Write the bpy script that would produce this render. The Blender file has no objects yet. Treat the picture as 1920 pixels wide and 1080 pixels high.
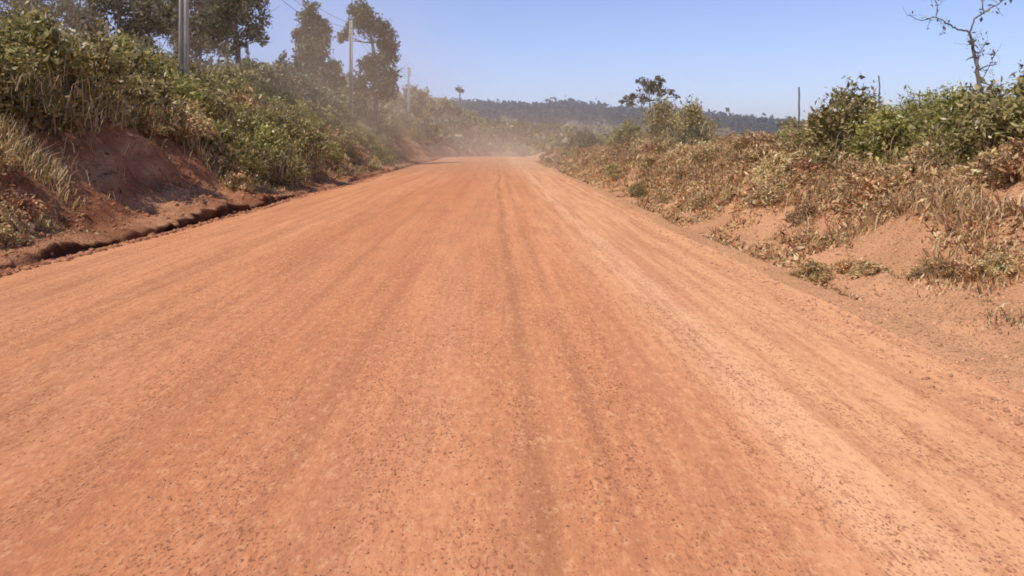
import bpy, math, random
import numpy as np
R = np.random.default_rng(7)
random.seed(7)
sc = bpy.context.scene
COL = sc.collection
F = 1493.0      # focal length in photo pixels, used to turn the survey of the photo into metres
CAMH = 1.5
def X_at(px, Y): return (px - 930.0) / F * Y
def Z_at(py, Y): return CAMH + (270.0 - py) / F * Y

# ------------------------------------------------------------------ noise
def _hash(ix, iy, s):
    h = (ix.astype(np.int64) * 374761393 + iy.astype(np.int64) * 668265263 + s * 982451653) & 0xffffffff
    h = ((h ^ (h >> 13)) * 1274126177) & 0xffffffff
    return ((h ^ (h >> 16)) & 0xffff) / 65535.0
def vnoise(x, y, s=0):
    x = np.asarray(x, float); y = np.asarray(y, float)
    x, y = np.broadcast_arrays(x, y)
    ix = np.floor(x); iy = np.floor(y)
    fx = x - ix; fy = y - iy
    fx = fx * fx * (3 - 2 * fx); fy = fy * fy * (3 - 2 * fy)
    a = _hash(ix, iy, s); b = _hash(ix + 1, iy, s); c = _hash(ix, iy + 1, s); d = _hash(ix + 1, iy + 1, s)
    return (a + (b - a) * fx) * (1 - fy) + (c + (d - c) * fx) * fy - 0.5
def fbm(x, y, s=0, o=4):
    r = 0; a = 1.0
    for i in range(o):
        r = r + a * vnoise(x * 2 ** i + 17.3 * i, y * 2 ** i - 9.1 * i, s + i); a *= .5
    return r
def sstep(a, b, x):
    t = np.clip((x - a) / (b - a), 0, 1); return t * t * (3 - 2 * t)

# ------------------------------------------------------------------ terrain
def bend(Y):
    t = np.maximum(0, Y - 98.0)
    return np.where(t < 50, .0055 * t * t, 13.75 + .55 * (t - 50))
def eL(Y): return -6.0 + .45 * vnoise(Y / 5.0, 3.3, 11) + .16 * vnoise(Y / 1.1, 1.3, 12) + .06 * vnoise(Y / .3, 1.3, 13)
def eR(Y): return 3.3 + .35 * vnoise(Y / 7.0, 5.3, 14) + .10 * vnoise(Y / 1.3, 1.3, 15)
RX = np.array([-2000, 0, 700, 870, 990, 1040, 1140, 1300, 1450, 1700, 1920, 5000], float)
RY = np.array([185, 185, 185, 190, 198, 190, 204, 215, 221, 224, 216, 200], float)
def ridge(X):
    px = 930 + X * F / 700.0
    return CAMH + (270 - np.interp(px, RX, RY)) / F * 700 - 16.5
def base(X, Y):
    drop = -.028 * np.maximum(0, Y - 96) * (1 - sstep(180, 320, Y)) - 2.3 * sstep(180, 320, Y) * (1 - sstep(320, 500, Y))
    far = sstep(330, 690, Y) * ridge(X) * (1 - .5 * sstep(760, 1500, Y))
    return drop + far + sstep(120, 300, Y) * 2.0 * fbm(X / 60., Y / 60., 40, 3)
def prof(d, side, X, Y):
    """height added by the banks at distance d outside the road edge"""
    if side < 0:
        win = sstep(10.5, 12.5, Y + .8 * vnoise(Y / .6, 2.2, 20)) * (1 - sstep(19, 25, Y))
        lip = .03 + .07 * win + .22 * vnoise(Y / 1.4, 0.2, 21) + .12 * vnoise(Y / .33, .7, 22) + .10 * vnoise(Y / .12, .7, 27)
        lip = np.maximum(lip, .015)
        dd = d + .5 * vnoise(Y / 3.0, d / 2., 23) * sstep(.4, 1.5, d)
        dd = dd * (1 - .10 * sstep(13.2, 15.2, Y) * (1 - sstep(20.0, 21.6, Y)) * (1 - sstep(2.4, 5, d)))
        z = np.interp(dd, [0, .9, 1.4, 2.4, 3.4, 6, 12, 30, 80, 400], [0, .12, .42, 1.45, 2.05, 2.5, 3.2, 5.0, 8, 10])
        trench = -(.05 + .06 * win) * np.exp(-((d - .12) / .1) ** 2)
        z = z + lip * sstep(.15, .24, d + .07 * vnoise(Y / .09, d / .1, 29)) + trench
        z = z + sstep(130, 200, Y) * sstep(5, 40, d) * 3.0 * (1 - sstep(260, 400, Y))
        rough = .07 * fbm(X / .14, Y / .16, 28, 2) * sstep(.3, .6, d) + .24 * fbm(X / .55, Y / .8, 24, 4) * sstep(.25, 1.0, d) + .5 * fbm(X / 2.6, Y / 1.9, 25, 3) * sstep(.8, 2.2, d)
        # erosion gullies running down the cut
        g = np.abs(vnoise(Y / 1.3, d * .25, 26)) * 2
        z = z - .16 * (1 - sstep(0, .25, g)) * sstep(.5, 1.2, d) * (1 - sstep(2.6, 4, d))
        return z + rough
    dd = d + .7 * vnoise(Y / 3.6, d / 2., 33) * sstep(.3, 1.6, d)
    z = np.interp(dd, [0, .18, .4, 1.0, 2.0, 3.3, 6, 20, 80, 400], [0, .035, .015, .18, .68, 1.08, 1.38, 1.5, 1.6, 1.0])
    rough = .07 * fbm(X / .13, Y / .15, 36, 2) * sstep(.1, .5, d) + .16 * fbm(X / .5, Y / .6, 34, 4) * sstep(.2, .9, d) + .40 * fbm(X / 2.2, Y / 2.4, 35, 3) * sstep(.5, 1.8, d)
    return z * (1 - .5 * sstep(40, 110, Y)) + rough * (1 - .3 * sstep(40, 110, Y))
def road_z(u, Y):     # u = X measured from the bend
    z = -.004 * (u + 1.3) ** 2 + .11
    rut = 0
    for (x0, w, a) in ((.13, .10, -.012), (.42, .09, .008), (-1.05, .13, -.010), (-2.6, .16, -.010), (1.75, .15, -.008), (2.85, .10, -.014), (3.02, .07, .014), (-4.3, .2, -.012), (-.5, .14, .007)):
        rut = rut + a * np.exp(-((u - x0 - .10 * vnoise(Y / 9., x0 * 7, 41)) / w) ** 2)
    return z - .11 + rut + .008 * fbm(u / .35, Y / 3.2, 42, 3) + .004 * fbm(u / .06, Y / .1, 43, 2)
def ground(X, Y):
    X = np.asarray(X, float); Y = np.asarray(Y, float)
    c = bend(Y); l = eL(Y); r = eR(Y); u = X - c
    dl = np.maximum(l - u, 0); dr = np.maximum(u - r, 0)
    z = base(X, Y) + road_z(np.clip(u, l, r), Y)
    return z + np.where(dl > 0, prof(dl, -1, X, Y), 0) + np.where(dr > 0, prof(dr, 1, X, Y), 0)
def gz(x, y): return float(ground(np.array([x]), np.array([y]))[0])

def mk_mesh(name, V, Fc, cols=None, smooth=False):
    V = np.asarray(V, np.float32); Fc = np.asarray(Fc, np.int32)
    me = bpy.data.meshes.new(name)
    k = Fc.shape[1]
    me.vertices.add(len(V)); me.vertices.foreach_set('co', V.ravel())
    me.loops.add(Fc.size); me.loops.foreach_set('vertex_index', Fc.ravel())
    me.polygons.add(len(Fc)); me.polygons.foreach_set('loop_start', np.arange(0, Fc.size, k, dtype=np.int32))
    me.update(calc_edges=True)
    if cols is not None:
        a = me.color_attributes.new('Col', 'FLOAT_COLOR', 'POINT')
        c4 = np.ones((len(V), 4), np.float32); c4[:, :3] = cols
        a.data.foreach_set('color', c4.ravel())
    if smooth: me.polygons.foreach_set('use_smooth', np.ones(len(Fc), bool))
    me.validate()
    return me
def obj(name, me, mat=None, parent=None, **kw):
    o = bpy.data.objects.new(name, me); COL.objects.link(o)
    if mat is not None and me is not None and not me.materials: me.materials.append(mat)
    if parent is not None: o.parent = parent
    for k, v in kw.items(): o[k] = v
    return o
def empty(name, loc, label, cat, group=None, rz=0, s=1):
    o = bpy.data.objects.new(name, None); COL.objects.link(o)
    o.empty_display_size = .2
    o.location = loc; o.rotation_euler = (0, 0, rz); o.scale = (s, s, s) if not hasattr(s, '__len__') else s
    o['label'] = label; o['category'] = cat
    if group: o['group'] = group
    return o

# ------------------------------------------------------------------ materials
def newmat(name):
    m = bpy.data.materials.new(name); m.use_nodes = True
    nt = m.node_tree; nt.nodes.clear()
    return m, nt, nt.nodes, nt.links
def N(ns, t, **kw):
    n = ns.new(t)
    for k, v in kw.items():
        if k in n.inputs.keys(): n.inputs[k].default_value = v
        else: setattr(n, k, v)
    return n
def mathn(ns, ls, op, a, b=None, c=None, clamp=False):
    n = ns.new('ShaderNodeMath'); n.operation = op; n.use_clamp = clamp
    for i, v in enumerate((a, b, c)):
        if v is None: continue
        if isinstance(v, (int, float)): n.inputs[i].default_value = v
        else: ls.new(v, n.inputs[i])
    return n.outputs[0]
def mixc(ns, ls, fac, a, b, bt='MIX'):
    n = ns.new('ShaderNodeMix'); n.data_type = 'RGBA'; n.blend_type = bt
    for i, v in ((0, fac), (6, a), (7, b)):
        if isinstance(v, (int, float)): n.inputs[i].default_value = v
        elif isinstance(v, tuple): n.inputs[i].default_value = (*v, 1) if len(v) == 3 else v
        else: ls.new(v, n.inputs[i])
    return n.outputs[2]
def noise(ns, ls, vec, scale, detail=4, rough=.55, w=None):
    n = ns.new('ShaderNodeTexNoise'); n.inputs['Scale'].default_value = scale
    n.inputs['Detail'].default_value = detail; n.inputs['Roughness'].default_value = rough
    ls.new(vec, n.inputs['Vector']); return n.outputs['Fac']
def rmp(ns, ls, fac, lo, hi, a=0., b=1.):
    n = ns.new('ShaderNodeMapRange'); n.inputs[1].default_value = lo; n.inputs[2].default_value = hi
    n.inputs[3].default_value = a; n.inputs[4].default_value = b; n.interpolation_type = 'SMOOTHSTEP'
    ls.new(fac, n.inputs[0]); return n.outputs[0]
def mapping(ns, ls, vec, scale=(1, 1, 1), loc=(0, 0, 0)):
    n = ns.new('ShaderNodeMapping'); n.inputs['Scale'].default_value = scale; n.inputs['Location'].default_value = loc
    ls.new(vec, n.inputs[0]); return n.outputs[0]

def mat_soil(name, is_road):
    m, nt, ns, ls = newmat(name)
    out = N(ns, 'ShaderNodeOutputMaterial'); p = N(ns, 'ShaderNodeBsdfDiffuse', Roughness=.5)
    co = N(ns, 'ShaderNodeNewGeometry').outputs['Position']
    big = noise(ns, ls, mapping(ns, ls, co, (1, .45, 1)), .9, 5)
    ys_ = .42 if is_road else .8
    fine = noise(ns, ls, mapping(ns, ls, co, (1, ys_, 1)), 60, 3, .65)
    grit = noise(ns, ls, mapping(ns, ls, co, (1, ys_, 1), (5, 3, 1)), 40, 2, .6)
    if is_road:
        sep = N(ns, 'ShaderNodeSeparateXYZ'); ls.new(co, sep.inputs[0])
        xx = sep.outputs[0]; yy = sep.outputs[1]
        # slow wander of the wheel tracks
        wv = noise(ns, ls, mapping(ns, ls, co, (0, .06, 0)), 1, 1)
        xw = mathn(ns, ls, 'ADD', xx, mathn(ns, ls, 'MULTIPLY', mathn(ns, ls, 'SUBTRACT', wv, .5), .55))
        comb = N(ns, 'ShaderNodeCombineXYZ'); ls.new(xw, comb.inputs[0]); ls.new(yy, comb.inputs[1])
        st1 = noise(ns, ls, mapping(ns, ls, comb.outputs[0], (1.0, .05, 1)), 1, 4, .6)
        st2 = noise(ns, ls, mapping(ns, ls, comb.outputs[0], (4.6, .13, 1), (3, 9, 0)), 1, 4, .62)
        st3 = noise(ns, ls, mapping(ns, ls, comb.outputs[0], (13, .55, 1), (3, 9, 0)), 1, 4, .7)
        c = mixc(ns, ls, rmp(ns, ls, st1, .34, .66), (.61, .248, .108), (.71, .318, .150))
        # lighter, drier right lane and verge
        lane = rmp(ns, ls, mathn(ns, ls, 'ADD', xw, mathn(ns, ls, 'MULTIPLY', big, .8)), .9, 2.4)
        c = mixc(ns, ls, mathn(ns, ls, 'MULTIPLY', lane, .75), c, (.77, .405, .205))
        c = mixc(ns, ls, rmp(ns, ls, mathn(ns, ls, 'ABSOLUTE', mathn(ns, ls, 'ADD', xw, 1.5)), 1.9, .4, 0, .45), c, (.57, .205, .088))
        c = mixc(ns, ls, rmp(ns, ls, mathn(ns, ls, 'ABSOLUTE', mathn(ns, ls, 'SUBTRACT', xw, 1.55)), .32, .08, 0, .45), c, (.80, .46, .25))
        lanel = rmp(ns, ls, xw, -2.4, -4.6)
        c = mixc(ns, ls, mathn(ns, ls, 'MULTIPLY', lanel, .35), c, (.72, .318, .145))
        c = mixc(ns, ls, rmp(ns, ls, st2, .44, .66, 0, .62), c, (.50, .205, .10))
        c = mixc(ns, ls, rmp(ns, ls, st3, .47, .70, 0, .5), c, (.46, .19, .095))
        c = mixc(ns, ls, rmp(ns, ls, big, .5, .75, 0, .30), c, (.47, .19, .095))
        for (x0, w, k, dc) in ((.13, .075, .58, (.30, .125, .065)), (.46, .07, .26, (.33, .14, .08)), (-1.05, .09, .34, (.40, .15, .075)), (2.88, .07, .42, (.40, .16, .08)), (1.05, .07, .22, (.40, .17, .09)), (-2.55, .08, .34, (.36, .14, .07)), (-3.6, .08, .34, (.36, .14, .07)), (-1.75, .06, .28, (.40, .15, .075)), (-4.7, .1, .32, (.38, .15, .075)), (2.2, .06, .25, (.45, .19, .09)), (-.35, .4, .18, (.62, .3, .17))):
            dd = mathn(ns, ls, 'ABSOLUTE', mathn(ns, ls, 'SUBTRACT', xw, x0))
            f = rmp(ns, ls, dd, w * 1.6, 0, 0, k)
            f = mathn(ns, ls, 'MULTIPLY', f, rmp(ns, ls, noise(ns, ls, mapping(ns, ls, co, (3, .5, 1), (x0 * 9, 0, 0)), 1, 4), .3, .65, .25, 1.1))
            c = mixc(ns, ls, f, c, dc)
        mo = noise(ns, ls, mapping(ns, ls, co, (1, .42, 1)), 22, 4, .7)
        c = mixc(ns, ls, rmp(ns, ls, mo, .50, .66, 0, .55), c, (.44, .18, .09))
        c = mixc(ns, ls, rmp(ns, ls, mo, .48, .32, 0, .5), c, (.76, .41, .205))
        gr2 = noise(ns, ls, mapping(ns, ls, co, (1, .45, 1), (2, 7, 1)), 84, 1, .5)
        # ground-in grit, more of it in patches
        patch = rmp(ns, ls, noise(ns, ls, mapping(ns, ls, co, (1.6, .45, 1)), 1.4, 5), .38, .60, .12, 1)
        gf = mathn(ns, ls, 'MULTIPLY', rmp(ns, ls, grit, .585, .70, 0, .75), patch)
        c = mixc(ns, ls, gf, c, (.26, .10, .055))
        c = mixc(ns, ls, mathn(ns, ls, 'MULTIPLY', rmp(ns, ls, gr2, .57, .68, 0, .75), patch), c, (.24, .09, .05))
        c = mixc(ns, ls, rmp(ns, ls, fine, .55, .75, 0, .35), c, (.26, .10, .05))
        c = mixc(ns, ls, rmp(ns, ls, fine, .45, .28, 0, .35), c, (.78, .44, .23))
        h = mathn(ns, ls, 'ADD', mathn(ns, ls, 'MULTIPLY', fine, .5), mathn(ns, ls, 'MULTIPLY', grit, .8))
        bs, bd = .5, .015
    else:
        mid = noise(ns, ls, co, 4.5, 5, .6)
        c = mixc(ns, ls, rmp(ns, ls, big, .35, .65), (.36, .145, .070), (.62, .30, .155))
        c = mixc(ns, ls, rmp(ns, ls, mid, .48, .72, 0, .6), c, (.24, .085, .042))
        c = mixc(ns, ls, rmp(ns, ls, mid, .46, .26, 0, .6), c, (.66, .34, .18))
        sep = N(ns, 'ShaderNodeSeparateXYZ'); ls.new(co, sep.inputs[0])
        # the right-hand verge is dusty and pale, the left cut is raw dark red
        rt = rmp(ns, ls, sep.outputs[0], 0, 3, 0, .62)
        c = mixc(ns, ls, rt, c, (.80, .44, .225))
        lf = rmp(ns, ls, sep.outputs[0], -6.2, -7.6, 0, .0)
        c = mixc(ns, ls, lf, c, (.30, .11, .055))
        c = mixc(ns, ls, rmp(ns, ls, grit, .54, .68, 0, .6), c, (.20, .075, .04))
        c = mixc(ns, ls, rmp(ns, ls, fine, .55, .75, 0, .4), c, (.20, .08, .045))
        # away from the road the soil is covered by leaf litter
        far = rmp(ns, ls, sep.outputs[1], 120, 260, 0, .85)
        c = mixc(ns, ls, far, c, (.10, .095, .045))
        at = N(ns, 'ShaderNodeAttribute', attribute_name='Col')      # moist clay plus painted self-shadow in the undercut of the ditch
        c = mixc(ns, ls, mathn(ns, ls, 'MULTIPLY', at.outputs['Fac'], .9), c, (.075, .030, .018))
        h = mathn(ns, ls, 'ADD', mathn(ns, ls, 'MULTIPLY', fine, .5), mathn(ns, ls, 'ADD', mathn(ns, ls, 'MULTIPLY', grit, 1.4), mathn(ns, ls, 'MULTIPLY', mid, 2.0)))
        bs, bd = .9, .045
    ls.new(c, p.inputs['Color'])
    b = N(ns, 'ShaderNodeBump', Strength=bs, Distance=bd); ls.new(h, b.inputs['Height']); ls.new(b.outputs[0], p.inputs['Normal'])
    ls.new(p.outputs[0], out.inputs[0])
    return m
def mat_leaf(name, tr=.3, gloss=.06, hv=.02, vv=.35):
    m, nt, ns, ls = newmat(name)
    out = N(ns, 'ShaderNodeOutputMaterial')
    at = N(ns, 'ShaderNodeAttribute', attribute_name='Col')
    oi = N(ns, 'ShaderNodeObjectInfo')
    hs = N(ns, 'ShaderNodeHueSaturation')
    ls.new(mathn(ns, ls, 'MULTIPLY_ADD', oi.outputs['Random'], hv, .5 - hv * .3), hs.inputs['Hue'])
    ls.new(mathn(ns, ls, 'MULTIPLY_ADD', oi.outputs['Random'], vv, 1 - vv * .5), hs.inputs['Value'])
    ls.new(at.outputs['Color'], hs.inputs['Color'])
    d = N(ns, 'ShaderNodeBsdfDiffuse'); t = N(ns, 'ShaderNodeBsdfTranslucent'); g = N(ns, 'ShaderNodeBsdfGlossy', Roughness=.38)
    ls.new(hs.outputs[0], d.inputs[0]); ls.new(hs.outputs[0], t.inputs[0]); g.inputs[0].default_value = (.8, .8, .75, 1)
    a = N(ns, 'ShaderNodeMixShader', Fac=tr); ls.new(d.outputs[0], a.inputs[1]); ls.new(t.outputs[0], a.inputs[2])
    b = N(ns, 'ShaderNodeMixShader', Fac=gloss); ls.new(a.outputs[0], b.inputs[1]); ls.new(g.outputs[0], b.inputs[2])
    ls.new(b.outputs[0], out.inputs[0]); return m
def mat_plain(name, c1, c2, scale=(6, 6, 1.2), rough=.9):
    m, nt, ns, ls = newmat(name)
    out = N(ns, 'ShaderNodeOutputMaterial'); p = N(ns, 'ShaderNodeBsdfPrincipled', Roughness=rough)
    co = N(ns, 'ShaderNodeTexCoord').outputs['Object']
    f = noise(ns, ls, mapping(ns, ls, co, scale), 1, 5, .6)
    ls.new(mixc(ns, ls, rmp(ns, ls, f, .35, .65), c1, c2), p.inputs['Base Color'])
    b = N(ns, 'ShaderNodeBump', Strength=.4, Distance=.01); ls.new(f, b.inputs['Height']); ls.new(b.outputs[0], p.inputs['Normal'])
    ls.new(p.outputs[0], out.inputs[0]); return m
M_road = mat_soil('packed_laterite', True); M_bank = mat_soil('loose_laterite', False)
M_leaf = mat_leaf('leaf', .36, .045); M_dry = mat_leaf('dry_leaf', .25, .03)
M_bark = mat_plain('bark', (.10, .075, .055), (.24, .19, .15))
M_pale = mat_plain('pale_bark', (.22, .17, .13), (.42, .36, .30))
M_conc = mat_plain('weathered_concrete', (.34, .30, .25), (.50, .45, .38), (9, 9, 2))
M_wood = mat_plain('weathered_wood', (.09, .075, .06), (.20, .17, .14), (30, 30, 3))
M_wire = mat_plain('wire', (.05, .05, .05), (.08, .08, .08))
M_cer = mat_plain('glazed_ceramic', (.20, .12, .08), (.25, .16, .10), rough=.3)
M_crown = mat_leaf('crown_leaf', .45, .02, .02, .25)
M_forest = mat_leaf('canopy', .2, 0.0, 0.0, 0.0)
M_stone = mat_leaf('laterite_gravel', 0.0, .02, 0.0, 0.0)

# ------------------------------------------------------------------ terrain meshes
Ys = list(np.arange(-14, 2.2, .22)); y = 2.2
while y < 135: Ys.append(y); y += max(.045, y * (.0058 if y < 26 else .0105))
while y < 1700: Ys.append(y); y *= 1.028
Ys = np.array(Ys)
def grow(first, d0, r, dmax):
    a = list(first); d = d0
    while a[-1] < dmax: a.append(a[-1] + d); d *= r
    return np.array(a)
dL = grow(np.concatenate([np.arange(0, .5, .03), np.arange(.5, 4.6, .06)]), .08, 1.07, 900)
dR = grow(np.concatenate([np.arange(0, .6, .04), np.arange(.6, 5.6, .06)]), .08, 1.07, 1100)
def sheet(name, cols_x, mat):
    YY = np.repeat(Ys[:, None], cols_x.shape[1], 1)
    Z = ground(cols_x, YY)
    V = np.stack([cols_x, YY, Z], -1).reshape(-1, 3)
    ny, nx = cols_x.shape
    i = (np.arange(ny - 1)[:, None] * nx + np.arange(nx - 1)[None, :]).ravel()
    Fc = np.stack([i, i + 1, i + nx + 1, i + nx], 1)
    return obj(name, mk_mesh(name, V, Fc, smooth=True), mat, kind='structure')
c_ = bend(Ys)[:, None]; l_ = eL(Ys)[:, None]; r_ = eR(Ys)[:, None]
t_ = np.linspace(0, 1, 190)[None, :]
sheet('road', c_ + l_ + (r_ - l_) * t_, M_road)
over = np.clip(.05 + .10 * sstep(10.5, 12.5, Ys) * (1 - sstep(20, 26, Ys)) + .34 * vnoise(Ys / .7, .3, 71) + .34 * vnoise(Ys / .22, .3, 72), 0, .26)[:, None] * (1 - sstep(21, 27, Ys))[:, None]
dd_ = dL[None, :]; over = over * (sstep(.155, .235, dd_) * (1 - sstep(.26, .75, dd_)))
xl_ = c_ + l_ - dd_
def left_sheet():
    YY = np.repeat(Ys[:, None], xl_.shape[1], 1)
    Z = ground(xl_, YY); V = np.stack([xl_ + over, YY, Z], -1)[:, ::-1].reshape(-1, 3)
    ny, nx = xl_.shape; i = (np.arange(ny - 1)[:, None] * nx + np.arange(nx - 1)[None, :]).ravel()
    damp_shade = (sstep(.02, .09, dd_) * (1 - sstep(.245, .31, dd_))) * np.clip(.35 + 1.0 * vnoise(Ys / 1.1, 4.3, 73) + .9 * vnoise(Ys / .3, 4.3, 74) - .35 * (1 - sstep(10, 11.5, Ys)) + .5 * sstep(10, 12, Ys) - .7 * sstep(20, 24, Ys), 0, 1)[:, None]  # dark band along the lip: damp soil with its shade painted in
    damp_shade = np.broadcast_to(damp_shade, Z.shape)[:, ::-1].reshape(-1, 1)
    obj('ground_left_bank', mk_mesh('ground_left_bank', V, np.stack([i, i + 1, i + nx + 1, i + nx], 1), np.repeat(damp_shade, 3, 1), smooth=True), M_bank, kind='structure')
left_sheet()
sheet('ground_right_bank', c_ + r_ + dR[None, :], M_bank)

# ------------------------------------------------------------------ plant pieces
def rand_dirs(n, up=0.0):
    v = R.normal(size=(n, 3)); v[:, 2] += up
    return v / (np.linalg.norm(v, axis=1, keepdims=True) + 1e-9)
def leaves(C, L, col, wid=.5, up=.6, cvar=.35, droop=0.0):
    """diamond leaves centred on C, length L, colour col (n,3) -> verts, faces, cols"""
    n = len(C)
    L = np.broadcast_to(L, (n,)) * np.clip(np.exp(R.normal(size=n) * .38), .35, 2.2); wid = wid * R.uniform(.55, 1.25, n)
    nrm = rand_dirs(n, up); a = rand_dirs(n); a[:, 2] -= droop
    a = a - nrm * np.sum(a * nrm, 1, keepdims=True); a /= np.linalg.norm(a, axis=1, keepdims=True) + 1e-9
    b = np.cross(nrm, a)
    h = (L * .5)[:, None]; w = (L * wid * .5)[:, None]
    V = np.stack([C - a * h, C + b * w - nrm * h * .15, C + a * h, C - b * w - nrm * h * .15], 1).reshape(-1, 3)
    Fc = np.arange(4 * n).reshape(n, 4)
    cc = np.asarray(col) * (1 + R.uniform(-cvar, cvar, (n, 1)))
    return V, Fc, np.repeat(np.clip(cc, 0, 1), 4, 0)
def blades(B, H, wid, col, lean=.5, cvar=.3):
    """upright grass blades / stalks, two quads each, bending over"""
    n = len(B); H = np.broadcast_to(H, (n,)) * R.uniform(.5, 1.3, n)
    ang = R.uniform(0, 2 * math.pi, n); d = np.stack([np.cos(ang), np.sin(ang), np.zeros(n)], 1)
    s = np.stack([-np.sin(ang + 1), np.cos(ang + 1), np.zeros(n)], 1) * wid * .5
    ln = (R.uniform(.1, 1, n) * lean)[:, None]; H = H[:, None]
    m = B + d * H * ln * .3 + np.array([0, 0, 1]) * H * .55
    t = B + d * H * ln + np.array([0, 0, 1]) * H * (1 - .45 * ln)
    V = np.stack([B - s, B + s, m + s * .8, m - s * .8, t + s * .15, t - s * .15], 1).reshape(-1, 3)
    k = np.arange(n)[:, None] * 6
    Fc = np.concatenate([k + [0, 1, 2, 3], k + [3, 2, 4, 5]], 0)
    cc = np.asarray(col) * (1 + R.uniform(-cvar, cvar, (n, 1)))
    return V, Fc, np.repeat(np.clip(cc, 0, 1), 6, 0)
def join(parts):
    V = []; Fc = []; C = []; o = 0
    for v, f, c in parts:
        V.append(v); Fc.append(np.asarray(f) + o); C.append(c); o += len(v)
    return np.concatenate(V), np.concatenate(Fc), np.concatenate(C)
def tube(P, r, sides=6):
    P = np.asarray(P, float); n = len(P); r = np.broadcast_to(r, (n,))
    T = np.gradient(P, axis=0); T /= np.linalg.norm(T, axis=1, keepdims=True) + 1e-9
    ref = np.array([0, 1, 0.]) if abs(T[0][1]) < .8 else np.array([1, 0, 0.])
    A = np.cross(T, ref); A /= np.linalg.norm(A, axis=1, keepdims=True) + 1e-9; B = np.cross(T, A)
    a = np.arange(sides) * 2 * math.pi / sides
    V = P[:, None] + r[:, None, None] * (A[:, None] * np.cos(a)[None, :, None] + B[:, None] * np.sin(a)[None, :, None])
    V = V.reshape(-1, 3)
    Fc = []
    for i in range(n - 1):
        for j in range(sides):
            k = (j + 1) % sides
            Fc.append((i * sides + j, i * sides + k, (i + 1) * sides + k, (i + 1) * sides + j))
    return V, np.array(Fc), np.ones((len(V), 3)) * .5
def limb(a, b, r0, r1, n=7, wob=.08, sag=0.0):
    a = np.array(a, float); b = np.array(b, float); t = np.linspace(0, 1, n)[:, None]
    P = a + (b - a) * t; L = np.linalg.norm(b - a)
    j = R.normal(size=(n, 3)) * wob * L; j[0] = 0; j[-1] *= .3
    P = P + np.cumsum(j, 0) / max(1, n ** .5) * np.sin(t * math.pi) + np.array([0, 0, 1]) * sag * L * np.sin(t * math.pi)
    return P, np.linspace(r0, r1, n)
PAL = {
 'green': [(.36, .30, .072), (.48, .40, .13), (.13, .11, .032), (.60, .47, .23)],
 'olive': [(.38, .30, .095), (.54, .42, .17), (.14, .10, .04), (.64, .46, .25)],
 'dark':  [(.19, .17, .085), (.26, .22, .11), (.11, .095, .05), (.40, .31, .18)],
 'dusty': [(.48, .26, .115), (.66, .40, .19), (.17, .105, .045), (.78, .57, .31)],
 'straw': [(.76, .50, .23), (.88, .67, .36), (.32, .17, .08), (.62, .33, .16)],
 'rust':  [(.56, .25, .11), (.70, .37, .18), (.22, .090, .04), (.76, .54, .31)],
}
def pick(pal, n, w=(.4, .3, .2, .1)):
    p = np.array(PAL[pal]); return p[R.choice(4, n, p=w)]
def clump_pts(c, r, n):
    d = rand_dirs(n); rr = R.uniform(.25, 1.0, n) ** .6
    rr = rr * (1 + .25 * R.normal(size=n))
    return np.asarray(c) + d * rr[:, None] * np.asarray(r)
def make_shrub_data(h, w, nl, L, pal, nclump=26, wid=.4, gap=.25, twiggy=6, stalk=1.0):
    """leaf clumps through the volume of a bush + the stems that carry them"""
    parts = []; st = []
    for k in range(nclump):
        a = R.uniform(0, 2 * math.pi); u = R.uniform(0, 1) ** .6
        zf = R.uniform(.12, 1.0)
        rad = w * .5 * u * math.sin(math.pi * min(.95, .25 + .62 * zf)) * 1.1
        c = np.array([rad * math.cos(a), rad * math.sin(a), zf * h * (1 - .25 * u)])
        r = R.uniform(.10, .24) * w * np.array([1, 1, .8])
        n = int(nl / nclump * R.uniform(.5, 1.5))
        C = clump_pts(c, r, n)
        col = pick(pal, n) * R.uniform(.7, 1.25)
        keep = C[:, 2] > .02
        parts.append(leaves(C[keep], L, col[keep], wid))
        P, rr = limb((R.normal() * .05, R.normal() * .05, 0), c, .010 + .006 * h, .004, 6, .10)
        st.append(tube(P, rr, 4))
    for k in range(twiggy):        # shoots sticking out above the bush with single leaves
        a = R.uniform(0, 2 * math.pi); q = R.uniform(0, .4) * w
        b = np.array([q * math.cos(a), q * math.sin(a), h * R.uniform(.6, .9)]); t = b + np.array([R.normal() * .18, R.normal() * .18, R.uniform(.25, .5)]) * h * .55
        P, rr = limb(b, t, .006, .002, 6, .06); st.append(tube(P, rr, 4))
        idx = R.integers(1, 6, 14); C = P[idx] + R.normal(size=(14, 3)) * .05
        parts.append(leaves(C, L * 1.1, pick(pal, 14), wid))
    ng = int(260 * stalk)
    a = R.uniform(0, 6.28, ng); q = w * .5 * R.uniform(0, 1, ng) ** .5
    B = np.stack([q * np.cos(a), q * np.sin(a), R.uniform(0, .65, ng) * h * (1 - q / w)], 1)
    parts.append(blades(B, h * .27, .015, pick('straw', ng) * R.uniform(.5, 1, (ng, 1)), .8))
    parts.append(blades(B[:ng // 2] + .02, h * .32, .018, pick('olive', ng // 2), .7))
    return join(parts), join(st)
def shrub_proto(name, *a, mat=None, **k):
    (V, Fc, C), (sv, sf, s_c) = make_shrub_data(*a, **k)
    f = mk_mesh(name + '_foliage', V, Fc, C); f.materials.append(mat or M_leaf)
    s = mk_mesh(name + '_stem', sv, sf, smooth=True); s.materials.append(M_bark)
    return f, s
def place_shrub(proto, x, y, s, label, group=None, name='shrub', cat='shrub', sink=.12, rz=None, sz=None):
    z = gz(x, y)
    e = empty(name, (x, y, z - sink * s), label, cat, group, R.uniform(0, 6.28) if rz is None else rz, (s, s, s * (sz or R.uniform(.85, 1.15))))
    obj('foliage', proto[0], None, e); obj('stem', proto[1], None, e)
    return e
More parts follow.
